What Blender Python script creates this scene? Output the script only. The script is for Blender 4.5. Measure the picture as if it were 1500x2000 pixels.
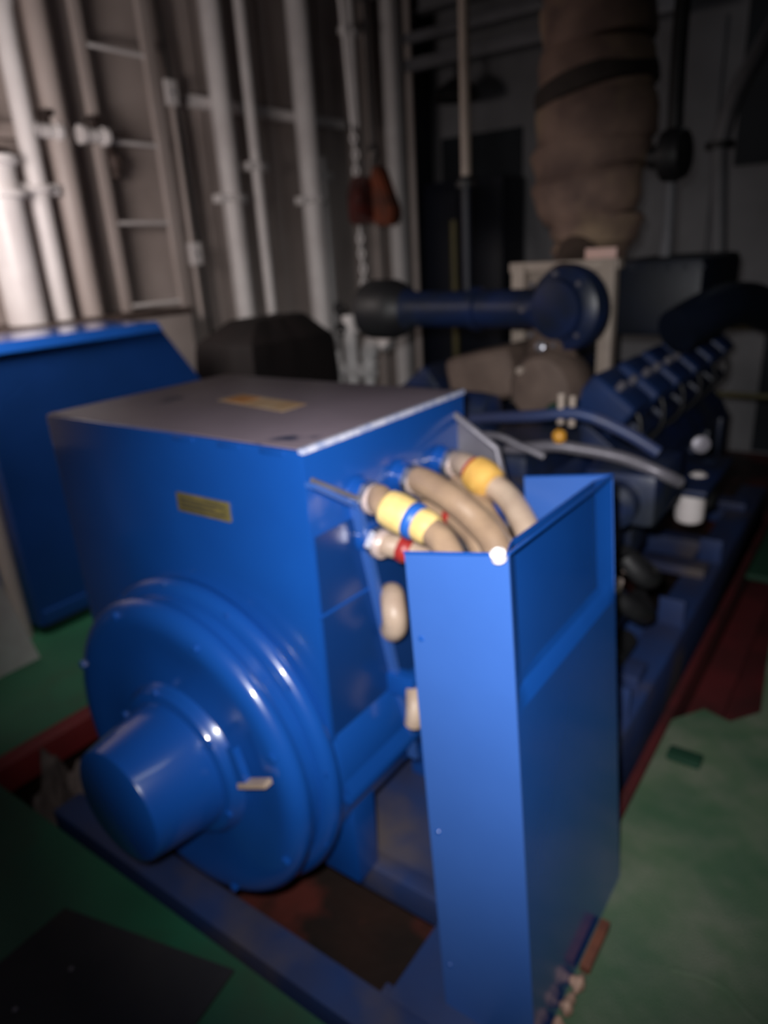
import bpy, bmesh, math, random
from mathutils import Vector, Matrix
random.seed(7)
for o in list(bpy.data.objects): bpy.data.objects.remove(o)
S = bpy.context.scene
COL = S.collection

# ------------------------------------------------------------------ camera
YAW, PITCH, ROLL, FPX, CAMH = math.radians(36.53), math.radians(-20.3), math.radians(-3.45), 1372.0, 1.6
cy, sy, cp, sp, cr, sr = math.cos(YAW), math.sin(YAW), math.cos(PITCH), math.sin(PITCH), math.cos(ROLL), math.sin(ROLL)
fw = Vector((-sy*cp, cy*cp, sp)); rt0 = Vector((cy, sy, 0)); up0 = rt0.cross(fw)
rt = rt0*cr + up0*sr; up = -rt0*sr + up0*cr
cd = bpy.data.cameras.new('camera'); cam = bpy.data.objects.new('camera', cd); COL.objects.link(cam)
M = Matrix.Identity(4)
for i in range(3):
    M[i][0], M[i][1], M[i][2] = rt[i], up[i], -fw[i]
M[2][3] = CAMH
cam.matrix_world = M
cd.sensor_fit = 'VERTICAL'; cd.sensor_height = 24; cd.lens = FPX/2000*24
cd.clip_start = 0.02
cd.dof.use_dof = True; cd.dof.focus_distance = 0.62; cd.dof.aperture_fstop = 1.9; cd.dof.aperture_blades = 0
S.camera = cam
# ------------------------------------------------------------------ world, lights, exposure
w = bpy.data.worlds.new('world'); S.world = w; w.use_nodes = True
w.node_tree.nodes['Background'].inputs[0].default_value = (0.5, 0.55, 0.6, 1)
w.node_tree.nodes['Background'].inputs[1].default_value = 0.0
def lamp(name, kind, loc, energy, color=(1, 1, 1), target=None, **kw):
    d = bpy.data.lights.new(name, kind); d.energy = energy; d.color = color
    for k, v in kw.items(): setattr(d, k, v)
    o = bpy.data.objects.new(name, d); COL.objects.link(o); o.location = loc
    if target is not None: o.rotation_euler = (Vector(target)-Vector(loc)).to_track_quat('-Z', 'Y').to_euler()
    return o
lamp('phone_flash', 'SPOT', (-.05, -.01, 1.67), 190, (1.0, 0.985, 0.975), (-.68, 1.2, 0.98), spot_size=math.radians(80), spot_blend=1.0, shadow_soft_size=0.02)
lamp('bulkhead_lamp', 'AREA', (-2.9, 1.12, 2.0), 25, (1.0, 0.88, 0.83), (-4.2, 2.5, 1.35), shape='RECTANGLE', size=0.7, size_y=0.5)
lamp('overhead_fill', 'AREA', (0.6, 0.4, 3.5), 3, (0.95, 1.0, 0.97), (0.2, 0.9, 0), shape='RECTANGLE', size=1.2, size_y=0.3)  # unseen fill light added overhead for some ambient
lamp('far_overhead_fill', 'AREA', (-1.0, 5.6, 3.6), 0.8, (0.85, 0.92, 1.0), (-1.2, 6.0, 0), shape='RECTANGLE', size=1.2, size_y=0.3)  # weak fill light added for the far end, no real fixture
S.view_settings.view_transform = 'Standard'; S.view_settings.look = 'None'
S.view_settings.gamma = 1; S.view_settings.use_curve_mapping = False
S.view_settings.exposure = 0.0

# ------------------------------------------------------------------ materials
def mat(name, c1, c2=None, scale=4.0, rough=0.5, metal=0.0, bump=0.0, bscale=60.0, contrast=(0.35, 0.65), c3=None, s3=1.2, t3=(0.55, 0.7), coat=0.0):
    m = bpy.data.materials.new(name); m.use_nodes = True
    n, l = m.node_tree.nodes, m.node_tree.links
    b = n['Principled BSDF']; b.inputs['Roughness'].default_value = rough; b.inputs['Metallic'].default_value = metal
    if coat: b.inputs['Coat Weight'].default_value = coat; b.inputs['Coat Roughness'].default_value = 0.07
    tc = n.new('ShaderNodeTexCoord')
    def noise(sc, det=5):
        t = n.new('ShaderNodeTexNoise'); t.inputs['Scale'].default_value = sc; t.inputs['Detail'].default_value = det
        l.new(tc.outputs['Object'], t.inputs['Vector']); return t
    def ramp(src, lo, hi):
        r = n.new('ShaderNodeMapRange'); r.inputs[1].default_value = lo; r.inputs[2].default_value = hi
        l.new(src, r.inputs[0]); return r.outputs[0]
    def mix(f, a, bb):
        x = n.new('ShaderNodeMix'); x.data_type = 'RGBA'; l.new(f, x.inputs[0])
        if isinstance(a, tuple): x.inputs[6].default_value = (*a, 1)
        else: l.new(a, x.inputs[6])
        x.inputs[7].default_value = (*bb, 1); return x.outputs[2]
    if c2 is None: c2 = tuple(v*0.8 for v in c1)
    out = mix(ramp(noise(scale).outputs[0], *contrast), c1, c2)
    if c3: out = mix(ramp(noise(s3, 8).outputs[0], *t3), out, c3)
    l.new(out, b.inputs['Base Color'])
    if bump:
        bp = n.new('ShaderNodeBump'); bp.inputs['Strength'].default_value = bump; bp.inputs['Distance'].default_value = 0.004
        l.new(noise(bscale).outputs[0], bp.inputs['Height']); l.new(bp.outputs[0], b.inputs['Normal'])
    return m
BLUE = mat('blue_paint', (0.007, 0.072, 0.34), (0.006, 0.062, 0.30), 3, 0.26, bump=0.05, bscale=14, coat=0.6)
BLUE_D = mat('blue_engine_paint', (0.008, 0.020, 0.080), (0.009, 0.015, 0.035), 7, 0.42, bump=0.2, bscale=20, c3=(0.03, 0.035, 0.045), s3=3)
BLUE_S = mat('blue_skid_paint', (0.017, 0.045, 0.16), (0.028, 0.036, 0.09), 3, 0.5, bump=0.15, c3=(0.10, 0.08, 0.08), s3=2.2, t3=(0.58, 0.75))
BLUE_N = mat('blue_neighbour_paint', (0.010, 0.065, 0.30), (0.008, 0.055, 0.24), 3, 0.38, bump=0.05, bscale=14)
BLUE_L = mat('light_blue_paint', (0.038, 0.115, 0.40), (0.034, 0.103, 0.36), 3, 0.36, bump=0.05, bscale=40)
BLUE_M = mat('shaded_side_blue', (0.006, 0.040, 0.18), (0.005, 0.034, 0.15), 3, 0.25, bump=0.05, bscale=14)
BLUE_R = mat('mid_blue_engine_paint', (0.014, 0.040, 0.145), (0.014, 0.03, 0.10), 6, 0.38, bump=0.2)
NAVY = mat('shaded_navy_paint', (0.004, 0.008, 0.022), (0.003, 0.006, 0.014), 6, 0.5, bump=0.2)  # blue darkened to stand in for light fading over the far engine top
GREYTOP = mat('grey_top_plate', (0.22, 0.175, 0.215), (0.17, 0.135, 0.165), 3, 0.42, bump=0.1, c3=(0.03, 0.035, 0.07), s3=5, t3=(0.64, 0.70))
WHITE = mat('white_wall_paint', (0.56, 0.49, 0.465), (0.46, 0.395, 0.37), 2.2, 0.45, bump=0.25, bscale=18, c3=(0.22, 0.18, 0.16), s3=1.4, t3=(0.60, 0.85))
WHITE_P = mat('white_pipe_paint', (0.92, 0.89, 0.89), (0.80, 0.76, 0.76), 5, 0.38, bump=0.15)
GREYW = mat('grey_bulkhead_paint', (0.26, 0.26, 0.28), (0.20, 0.20, 0.215), 2, 0.6, bump=0.2)
DARKP = mat('painted_recess_dark', (0.02, 0.026, 0.035), (0.012, 0.016, 0.022), 2, 0.7)
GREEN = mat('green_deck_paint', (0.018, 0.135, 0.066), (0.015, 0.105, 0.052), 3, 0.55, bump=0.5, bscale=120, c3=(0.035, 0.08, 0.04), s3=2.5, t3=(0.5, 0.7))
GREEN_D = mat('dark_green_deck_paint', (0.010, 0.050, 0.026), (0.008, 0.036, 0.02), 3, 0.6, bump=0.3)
GREEN_L = mat('worn_green_nonslip', (0.082, 0.135, 0.076), (0.140, 0.168, 0.118), 9, 0.75, bump=0.9, bscale=170, c3=(0.020, 0.085, 0.040), s3=2.2, t3=(0.42, 0.7))
RED = mat('red_primer', (0.085, 0.010, 0.012), (0.045, 0.008, 0.009), 5, 0.6, bump=0.2)
RED_B = mat('bright_red_primer', (0.20, 0.018, 0.020), (0.14, 0.014, 0.015), 5, 0.55, bump=0.2)
RUST = mat('red_brown_bilge', (0.032, 0.014, 0.010), (0.012, 0.009, 0.008), 3.5, 0.6, bump=0.6, bscale=30, c3=(0.11, 0.022, 0.016), s3=3.1, t3=(0.50, 0.62))
RUBBER = mat('black_rubber', (0.020, 0.019, 0.023), (0.028, 0.026, 0.028), 6, 0.75, bump=0.4, bscale=90, c3=(0.055, 0.045, 0.025), s3=2.5, t3=(0.58, 0.78))
BLACK = mat('black_paint', (0.012, 0.012, 0.014), (0.02, 0.02, 0.022), 8, 0.5, bump=0.2)
TARP = mat('dark_tarpaulin', (0.014, 0.009, 0.009), (0.008, 0.006, 0.006), 4, 0.7, bump=0.8, bscale=9)
LAG = mat('brown_exhaust_lagging', (0.31, 0.20, 0.155), (0.15, 0.095, 0.08), 5, 0.8, bump=0.9, bscale=16, c3=(0.38, 0.27, 0.17), s3=3, t3=(0.5, 0.7))
LAG2 = mat('brown_turbo_lagging', (0.15, 0.105, 0.085), (0.10, 0.068, 0.056), 9, 0.7, bump=0.6, bscale=22)
LEDGE = mat('dusty_brown_steel', (0.12, 0.085, 0.075), (0.07, 0.05, 0.043), 6, 0.7, bump=0.5)
LEDGE_D = mat('fold_shade_brown', (0.05, 0.036, 0.03), (0.035, 0.026, 0.022), 8, 0.8, bump=0.5)
WORN = mat('worn_pale_edge', (0.62, 0.62, 0.74), (0.30, 0.35, 0.55), 40, 0.35)
CABLE = mat('tan_cable_sheath', (0.40, 0.27, 0.175), (0.30, 0.20, 0.135), 18, 0.42, bump=0.2, bscale=60)
CABLE2 = mat('pale_cable_sheath', (0.50, 0.38, 0.29), (0.40, 0.29, 0.22), 18, 0.42, bump=0.2, bscale=60)
YTAPE = mat('yellow_tape', (0.80, 0.48, 0.12), (0.68, 0.38, 0.09), 30, 0.4, bump=0.3)
YTAPE2 = mat('pale_yellow_tape', (0.88, 0.66, 0.27), (0.78, 0.54, 0.2), 30, 0.4, bump=0.3)
RTAPE = mat('red_tape', (0.42, 0.03, 0.02), (0.3, 0.02, 0.02), 30, 0.4)
BTAPE = mat('blue_tape', (0.02, 0.12, 0.5), None, 30, 0.4)
STEEL = mat('bare_steel', (0.42, 0.42, 0.47), (0.3, 0.3, 0.35), 20, 0.3, 0.8, bump=0.2)
NICKEL = mat('pale_gland_ring', (0.85, 0.66, 0.58), (0.7, 0.55, 0.5), 30, 0.3, 0.3)
BRASS = mat('brass_plate', (0.26, 0.20, 0.06), (0.17, 0.14, 0.05), 30, 0.45, 0.35, bump=0.3, bscale=150)
PAPER = mat('yellowed_label', (0.55, 0.40, 0.27), (0.45, 0.28, 0.15), 10, 0.6)
ORANGE = mat('orange_label_ink', (0.48, 0.20, 0.06), None, 10, 0.6)
HOISTR = mat('red_hoist_paint', (0.085, 0.012, 0.009), (0.03, 0.008, 0.007), 9, 0.45)
HOISTO = mat('orange_hoist_paint', (0.20, 0.040, 0.012), (0.07, 0.018, 0.008), 9, 0.45)
WPLAST = mat('white_plastic', (0.86, 0.80, 0.80), (0.78, 0.7, 0.7), 12, 0.35)
CREAM = mat('cream_paint', (0.46, 0.38, 0.32), (0.36, 0.29, 0.25), 6, 0.5)
PINK = mat('pink_sign', (0.85, 0.55, 0.48), (0.75, 0.5, 0.45), 20, 0.5)
YELLOW = mat('yellow_paint', (0.10, 0.08, 0.02), (0.07, 0.06, 0.02), 6, 0.5)
GREYP = mat('grey_pipe_paint', (0.20, 0.20, 0.22), None, 6, 0.5)
WOOD = mat('rusty_brown_chock', (0.20, 0.065, 0.035), (0.12, 0.04, 0.025), 20, 0.7)
PUTTY = mat('pale_pink_lump', (0.45, 0.29, 0.22), (0.34, 0.2, 0.15), 30, 0.7, bump=0.5)
GALV = mat('dull_grey_steel', (0.20, 0.19, 0.22), (0.15, 0.14, 0.17), 12, 0.42, 0.3, bump=0.2)
AMBER = mat('amber_cap', (0.65, 0.30, 0.03), None, 12, 0.4)
DUSTB = mat('dusty_bilge_debris', (0.16, 0.12, 0.11), (0.05, 0.038, 0.036), 8, 0.8, bump=0.8, bscale=25)
BLUE_P = mat('dark_blue_plastic', (0.004, 0.007, 0.018), None, 8, 0.5)

# ------------------------------------------------------------------ mesh helpers
def T(v): return Vector(v)
def box(bm, lo, hi, bevel=0.0, rot=None, seg=2):
    c = (T(lo)+T(hi))/2; s = T(hi)-T(lo)
    r = bmesh.ops.create_cube(bm, size=1)
    vs = r['verts']
    for v in vs: v.co = Vector((v.co.x*s.x, v.co.y*s.y, v.co.z*s.z))
    if bevel:
        es = list({e for v in vs for e in v.link_edges})
        rb = bmesh.ops.bevel(bm, geom=es, offset=bevel, segments=seg, affect='EDGES', profile=0.6)
        vs = list({v for f in rb['faces'] for v in f.verts} | {v for v in vs if v.is_valid})
    R = rot if rot is not None else Matrix.Identity(3)
    for v in vs: v.co = R @ v.co + c
def rotm(ax, deg): return Matrix.Rotation(math.radians(deg), 3, ax)
def frame(d):
    d = T(d).normalized(); a = Vector((0, 0, 1)) if abs(d.z) < 0.9 else Vector((1, 0, 0))
    u = d.cross(a).normalized(); v = d.cross(u); return u, v
def loops(bm, rings, close=False, cap=True):
    R = [[bm.verts.new(p) for p in r] for r in rings]
    n = len(R[0])
    pairs = list(zip(R[:-1], R[1:]))
    if close: pairs.append((R[-1], R[0]))
    for a, b in pairs:
        for i in range(n):
            bm.faces.new((a[i], a[(i+1) % n], b[(i+1) % n], b[i]))
    if cap and not close:
        bm.faces.new(R[0][::-1]); bm.faces.new(R[-1])
def lathe(bm, base, axis, prof, n=48, wob=0.0):
    """prof: list of (distance along axis, radius)"""
    ax = T(axis).normalized(); u, v = frame(ax); base = T(base); rings = []
    for h, r in prof:
        r = max(r, 0.0005)
        rings.append([base+ax*h+(u*math.cos(t)+v*math.sin(t))*r*(1+wob*math.sin(3*t+h*9)) for t in [2*math.pi*i/n for i in range(n)]])
    loops(bm, rings)
def tube(bm, pts, r, n=14, smooth=4, rs=None):
    P = [T(p) for p in pts]
    if smooth > 1 and len(P) > 2:
        Q = []; RR = []
        for i in range(len(P)-1):
            p0 = P[max(i-1, 0)]; p1 = P[i]; p2 = P[i+1]; p3 = P[min(i+2, len(P)-1)]
            for k in range(smooth):
                t = k/smooth
                Q.append(0.5*((2*p1)+(p2-p0)*t+(2*p0-5*p1+4*p2-p3)*t*t+(3*p1-p0-3*p2+p3)*t**3))
                if rs: RR.append(rs[i]*(1-t)+rs[i+1]*t)
        Q.append(P[-1])
        if rs: RR.append(rs[-1]); rs = RR
        P = Q
    rings = []; u = None
    for i, p in enumerate(P):
        d = (P[min(i+1, len(P)-1)]-P[max(i-1, 0)]).normalized()
        if u is None: u, v = frame(d)
        else:
            u = (u-d*u.dot(d)).normalized()
        v = d.cross(u)
        rr = rs[i] if rs else r
        rings.append([p+(u*math.cos(t)+v*math.sin(t))*rr for t in [2*math.pi*k/n for k in range(n)]])
    loops(bm, rings)
def prism(bm, poly, d):
    """planar polygon extruded by vector d"""
    d = T(d); a = [T(p) for p in poly]; loops(bm, [a, [p+d for p in a]])
def sheet(bm, quad, th, bev=0.0):
    q = [T(p) for p in quad]; n = (q[1]-q[0]).cross(q[2]-q[0]).normalized()
    prism(bm, q, n*th)
def torus(bm, c, axis, R, r, n=28, m=10):
    ax = T(axis).normalized(); u, v = frame(ax); rings = []
    for i in range(n):
        t = 2*math.pi*i/n; d = u*math.cos(t)+v*math.sin(t)
        rings.append([T(c)+d*(R+r*math.cos(s))+ax*r*math.sin(s) for s in [2*math.pi*k/m for k in range(m)]])
    loops(bm, rings, close=True)
def world_loc(o):
    p = Vector((0, 0, 0))
    while o is not None: p += o.location; o = o.parent
    return p
def obj(name, bm, m, parent=None, origin=None, smooth=35, label=None):
    bmesh.ops.recalc_face_normals(bm, faces=bm.faces[:])
    me = bpy.data.meshes.new(name)
    off = world_loc(parent) if parent else (T(origin) if origin is not None else Vector((0, 0, 0)))
    bm.transform(Matrix.Translation(-off))
    bm.to_mesh(me); bm.free()
    if smooth:
        for p in me.polygons: p.use_smooth = True
        try: me.set_sharp_from_angle(angle=math.radians(smooth))
        except Exception: pass
    me.materials.append(m)
    o = bpy.data.objects.new(name, me); COL.objects.link(o)
    if parent: o.parent = parent
    else: o.location = off
    if label: o['label'] = label
    return o
def mk(fn, *a, **k):
    bm = bmesh.new(); fn(bm, *a, **k); return bm
def thing(name, loc, label, cat, group=None):
    o = bpy.data.objects.new(name, None); o.empty_display_size = 0.1; COL.objects.link(o); o.location = loc
    return tag(o, label, cat, group)
def tag(o, label, cat, group=None):
    o['label'] = label; o['category'] = cat
    if group: o['group'] = group
    return o
def struct(name, bm, m, parent=None, smooth=0):
    o = obj(name, bm, m, parent, smooth=smooth)
    if not parent: o['kind'] = 'structure'
    return o

# ------------------------------------------------------------------ setting
X0, X1, Y0, Y1, ZB, ZC = -4.25, 2.6, -1.6, 7.0, -0.32, 3.95
fl = struct('floor', mk(box, (X0-.1, Y0-.1, ZB-.08), (X1+.1, Y1+.1, ZB)), RUST)
def plate(lo, hi, m, name='deck_plate', bev=0.004): return obj(name, mk(box, lo, hi, bev), m, fl)
plate((-2.28, Y0, -.03), (-0.47, .745, 0), GREEN)                      # in front of the skid
plate((X0, Y0, -.03), (-2.285, .745, 0), GREEN)
plate((X0, .75, -.03), (-2.36, 3.2, 0), GREEN)                       # left walkway
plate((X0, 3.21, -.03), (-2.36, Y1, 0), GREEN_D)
plate((-0.465, Y0, -.03), (X1, .30, 0), GREEN_L)
rp = bmesh.new()                                                        # right walkway, cut at its far end
prism(rp, [(-.44, .305, -.03), (X1, .305, -.03), (X1, 3.4, -.03), (-.27, 3.4, -.03), (-.22, 2.75, -.03), (-.19, 2.42, -.03), (-.27, 2.31, -.03), (-.36, 2.34, -.03), (-.44, 2.22, -.03)], (0, 0, .03))
obj('deck_plate', rp, GREEN_L, fl, label='worn pale green non-slip deck plate')
plate((-.44, 3.62, -.05), (X1, Y1, -.02), GREEN_D)  # darker green stands in for the dimness of the far deck
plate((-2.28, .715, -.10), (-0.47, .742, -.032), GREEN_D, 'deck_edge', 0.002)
plate((-2.355, .75, -.10), (-2.28, 4.8, .008), RED_B, 'coaming')
plate((-.475, 1.52, -.16), (-.445, 4.8, .004), RED, 'coaming')
plate((-.44, 2.36, -.20), (-.18, 3.6, -.15), RED, 'sunken_plate')
plate((-.44, 2.42, -.15), (-.32, 4.8, -.12), RED, 'sunken_strip')
# crease and cleat of the walkway
obj('weld_seam', mk(tube, [(-.20, 1.28, .001), (-.10, 1.30, .002), (0.0, 1.25, .001), (.2, 1.2, .001)], .006, n=8), GREEN_L, fl)
obj('lifting_lug', mk(box, (-.405, 2.0, 0), (-.30, 2.06, .022), .008), GREEN_D, fl)
wl = struct('wall_left', mk(box, (X0-.12, Y0-.1, ZB), (X0, 6.32, ZC)), WHITE)
wb = struct('wall_back', mk(box, (X0-2.0, Y1, ZB), (X1+.1, Y1+.1, ZC)), GREYW)
struct('wall_right', mk(box, (X1, Y0-.1, ZB), (X1+.12, Y1+.1, ZC)), GREYW)
struct('wall_front', mk(box, (X0-.12, Y0-.1, ZB), (X1+.12, Y0-.02, ZC)), GREYW)
ce = struct('ceiling', mk(box, (X0-2.0, Y0-.1, ZC), (X1+.12, Y1+.1, ZC+.1)), GREYW)
struct('trim_1', mk(box, (X0-.12, 6.32, ZB), (X0-.02, Y1, ZC)), DARKP)
# vertical stiffeners of the left wall
for y in (1.0, 1.55, 2.08, 3.02, 3.62, 4.30, 4.52, 5.0, 5.55, 5.86):
    obj('stiffener', mk(box, (X0, y-.028, -.0), (X0+.05, y+.028, ZC), .006), WHITE, wl)
for y in (2.75, 3.80, 5.25):
    obj('stiffener', mk(box, (X0, y-.06, 0), (X0+.022, y+.06, ZC), .006), WHITE, wl)
# horizontal angle bars
obj('stringer', mk(box, (X0, 3.70, 2.60), (X0+.10, 5.40, 2.67), .008), WHITE_P, wl)
obj('stringer', mk(box, (X0, 1.3, 2.30), (X0+.10, 2.62, 2.38), .008), WHITE, wl)
# openings as flat sheets, their darkness painted in; panels of the back wall
for (xa, xb, za, zb) in ((-4.15, -3.25, -.3, 2.65), (-2.62, -2.2, -.3, 2.75), (-1.35, -1.0, 2.1, 3.7), (-0.95, 0.1, -.3, 3.2)):
    obj('doorway', mk(box, (xa, Y1-.03, za), (xb, Y1+.0, zb), .01), DARKP, wb)
for (xa, xb, za, zb) in ((-3.1, -2.72, -.3, 2.9), (-1.95, -1.5, -.3, 3.2)):
    obj('wall_panel', mk(box, (xa, Y1-.05, za), (xb, Y1, zb), .01), GREYW, wb)
# deckhead beams
for y in (1.0, 2.6, 4.2, 5.8, 6.5):
    b = bmesh.new(); box(b, (X0, y-.012, ZC-.30), (X1, y+.012, ZC)); box(b, (X0, y-.07, ZC-.32), (X1, y+.07, ZC-.30))
    obj('beam', b, GREYW, ce)
b = bmesh.new(); box(b, (-4.1, 6.2, 3.12), (-1.6, 6.30, 3.22), .01); box(b, (-4.1, 6.2, 3.34), (-1.6, 6.28, 3.42), .01)
tag(obj('cable_tray', b, GREYP, origin=(-2.8, 6.2, 3.1)), 'grey double rail cable tray under the ceiling at the far wall', 'cable tray')

# ------------------------------------------------------------------ left wall pipes
def pipe(name, y, r, z0, z1, label, clamps=(), m=WHITE_P, x=-4.08, top=None, group=None):
    t = thing(name, (x, y, z0), label, 'pipe', group or 'pipes on the left wall')
    pts = [(x, y, z0), (x, y, z1)] if top is None else [(x, y, z0), (x, y, z1-.0)] + top
    obj('pipe_run', mk(tube, pts, r, n=20, smooth=5 if top else 1), m, t)
    for z in clamps:
        c = bmesh.new(); box(c, (x-.06, y-r-.06, z-.03), (x+.03, y+r+.06, z+.03), .005)
        torus(c, (x, y, z), (0, 0, 1), r+.006, .022, 20, 8)
        obj('clamp', c, WHITE_P, t)
    return t
pipe('wall_pipe', 3.90, .072, 0, ZC, 'thick white vertical pipe with a clamp, above the left half of the black cover', (2.02,))
pipe('wall_pipe', 4.16, .040, 0, ZC, 'thin white vertical pipe close beside the thick pipe above the black cover', (2.24,), x=-4.06)
pipe('wall_pipe', 4.76, .085, 0, ZC, 'thick white vertical pipe with a clamp above the right end of the black cover', (2.02,), x=-4.06)
pipe('wall_pipe', 5.0, .028, 0, 2.36, 'thin short white pipe with a rounded top right of the thick clamped pipe', (2.22,), x=-4.12)
pipe('wall_pipe', 2.39, .055, 1.32, 2.72, 'white pipe at the left edge that bends near its top, clamp at mid height', (2.03,), x=-4.02, top=[(-4.02, 2.41, 2.95), (-4.02, 2.40, 3.2), (-4.02, 2.36, ZC)])
pipe('wall_pipe', 2.60, .068, 1.32, ZC, 'broad dull white pipe between the bent pipe and the wall ladder', (), WHITE, x=-4.06)
t = pipe('wall_pipe', 2.16, .105, 1.32, 1.98, 'fat bright white pipe with a flanged top at the left edge above the blue cabinet', (), x=-4.0)
obj('flange', mk(lathe, (-4.0, 2.16, 1.98), (0, 0, 1), [(0, .14), (.03, .14), (.035, .10), (.15, .10), (.17, .125), (.20, .125)], 28), WHITE_P, t)
obj('cap', mk(lathe, (-4.0, 2.16, 2.18), (0, 0, 1), [(0, .10), (.03, .09), (.05, .02)], 24), RUST, t)
pipe('wall_conduit', 3.50, .022, 1.2, 2.72, 'slim grey white conduit with two boxes right of the wall ladder', (), WHITE, x=-4.12)
t = thing('wall_cable', (-4.12, 3.57, 1.1), 'thin black cable running up the wall right of the ladder', 'cable')
obj('cable_run', mk(tube, [(-4.12, 3.57, 1.1), (-4.12, 3.555, 2.2), (-4.12, 3.50, 2.9), (-4.12, 3.46, ZC)], .014, n=8), BLACK, t)
for (y, z) in ((3.48, 2.64), (3.50, 1.66)):
    t = thing('junction_box', (-4.15, y, z), 'small white junction box on the slim conduit, ' + ('upper of the two' if z > 2 else 'lower of the two'), 'electrical box', 'junction boxes on the slim conduit')
    obj('case', mk(box, (-4.20, y-.045, z-.075), (-4.07, y+.045, z+.075), .008), WHITE_P, t)
    obj('screw', mk(lathe, (-4.07, y, z), (1, 0, 0), [(0, .012), (.005, .010)], 10), GALV, t)
# valves on the horizontal bar at far left
for i, (y, l) in enumerate(((2.06, 'left of the bent pipe'), (2.50, 'just right of the bent pipe'), (2.80, 'right of the broad dull pipe'))):
    t = thing('pipe_fitting', (-4.1, y, 2.28), 'stubby white pipe fitting on the wall, ' + l, 'fitting', 'pipe fittings on the wall')
    obj('body', mk(lathe, (-4.02, y-.09, 2.33), (0, 1, 0), [(0, .05), (.03, .05), (.03, .038), (.15, .038), (.15, .05), (.18, .05)], 20), WHITE_P, t)
    obj('knob', mk(lathe, (-4.02, y+.02, 2.37), (0, 0, 1), [(0, .02), (.03, .02), (.035, .045), (.06, .045)], 16), RUST, t)
t = thing('wall_valve', (-4.1, 2.98, 2.1), 'dull brown lever valve on the wall below the stubby fittings', 'valve')
obj('valve_body', mk(lathe, (-4.12, 2.98, 2.12), (0, 0, 1), [(0, .03), (.04, .03), (.05, .05), (.12, .05), (.13, .03), (.18, .03)], 16), LEDGE, t)
obj('handle', mk(tube, [(-4.10, 2.98, 2.22), (-4.06, 2.92, 2.28), (-4.04, 2.86, 2.36)], .012, n=8), LEDGE, t)
# ladder
t = thing('wall_ladder', (-4.1, 3.1, 1.15), 'white steel ladder fixed to the left wall behind the pipes', 'ladder')
for y, m_ in ((2.87, WHITE), (3.35, WHITE_P)):
    obj('stile', mk(box, (-4.11, y-.03 if y < 3 else y-.045, 1.0), (-4.07, y+.03 if y < 3 else y+.045, ZC), .006), WHITE, t)
for z in (1.36, 1.86, 2.32, 2.82, 3.30):
    obj('rung', mk(tube, [(-4.09, 2.87, z), (-4.09, 3.35, z)], .014, n=10, smooth=1), WHITE_P, t)
# ledge under the pipes
t = thing('wall_ledge', (-4.0, 2.3, 0), 'brown dusty steel ledge along the left wall behind the blue cabinet', 'ledge')
obj('top_plate', mk(box, (-4.24, 1.2, 1.29), (-3.86, 3.22, 1.33), .01), LEDGE, t)
obj('front_plate', mk(box, (-3.90, 1.2, .0), (-3.87, 3.20, 1.29), .004), WHITE, t)
# corner pillar
t = thing('corner_pillar', (-4.2, 6.1, 0), 'grey white steel pillar at the far end of the left wall', 'pillar')
obj('flange', mk(box, (-4.16, 5.98, 0), (-4.04, 6.12, ZC), .02), WHITE_P, t)
obj('web', mk(box, (-4.22, 6.12, 0), (-4.12, 6.28, ZC), .006), WHITE, t)
obj('drain_pipe', mk(tube, [(-4.05, 6.25, 0), (-4.05, 6.25, ZC)], .035, smooth=1), WHITE, t)
pipe('wall_pipe', 5.40, .030, 2.60, ZC, 'thin white pipe ending above the chain hoist', (3.3,), x=-4.05)

# ------------------------------------------------------------------ neighbouring blue cabinet
t = thing('blue_cabinet', (-3.5, 1.9, 0), 'large dark blue sheet steel cabinet with a sloping rear corner, left of the generator', 'cabinet')
b = bmesh.new(); prism(b, [(-3.84, 1.38, .05), (-3.84, 1.38, 1.285), (-3.84, 2.33, 1.285), (-3.84, 2.53, 1.0), (-3.84, 2.53, .05)], (.79, 0, 0))
obj('body', b, BLUE_N, t, smooth=0)
obj('top_flange', mk(prism, [(-3.85, 1.37, 1.285), (-3.85, 1.37, 1.33), (-3.07, 1.37, 1.335), (-3.030, 1.37, 1.292), (-3.035, 1.37, 1.285)], (0, .945, 0)), BLUE, t, smooth=0)
obj('dusty_top', mk(box, (-3.84, 1.38, 1.328), (-3.075, 2.30, 1.332), .001), LEDGE, t, label='dusty brown grey top surface')
obj('plinth', mk(box, (-3.82, 1.42, 0), (-3.10, 2.50, .05), .004), BLACK, t)
obj('bottom_flange', mk(box, (-3.06, 1.40, .05), (-3.035, 2.53, .12), .005), BLUE_N, t)
# white sheet in front of it
t = thing('white_duct', (-2.95, 1.1, 0), 'white sheet steel duct standing on the green deck at the left edge', 'duct')
b = bmesh.new(); prism(b, [(-2.88, .45, 0), (-2.88, 1.265, 0), (-2.88, 1.245, .10), (-2.88, 1.184, .40), (-2.88, 1.02, 1.0), (-2.88, .45, 1.0)], (-.10, 0, 0))
obj('duct_body', b, WPLAST, t, smooth=0)
t = thing('white_riser', (-3.2, 1.3, 0), 'slim grey white riser pipe against the near edge of the blue cabinet', 'pipe')
obj('pipe_run', mk(tube, [(-3.12, 1.33, 0), (-3.12, 1.33, 1.25)], .035, smooth=1), WHITE, t)

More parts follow.
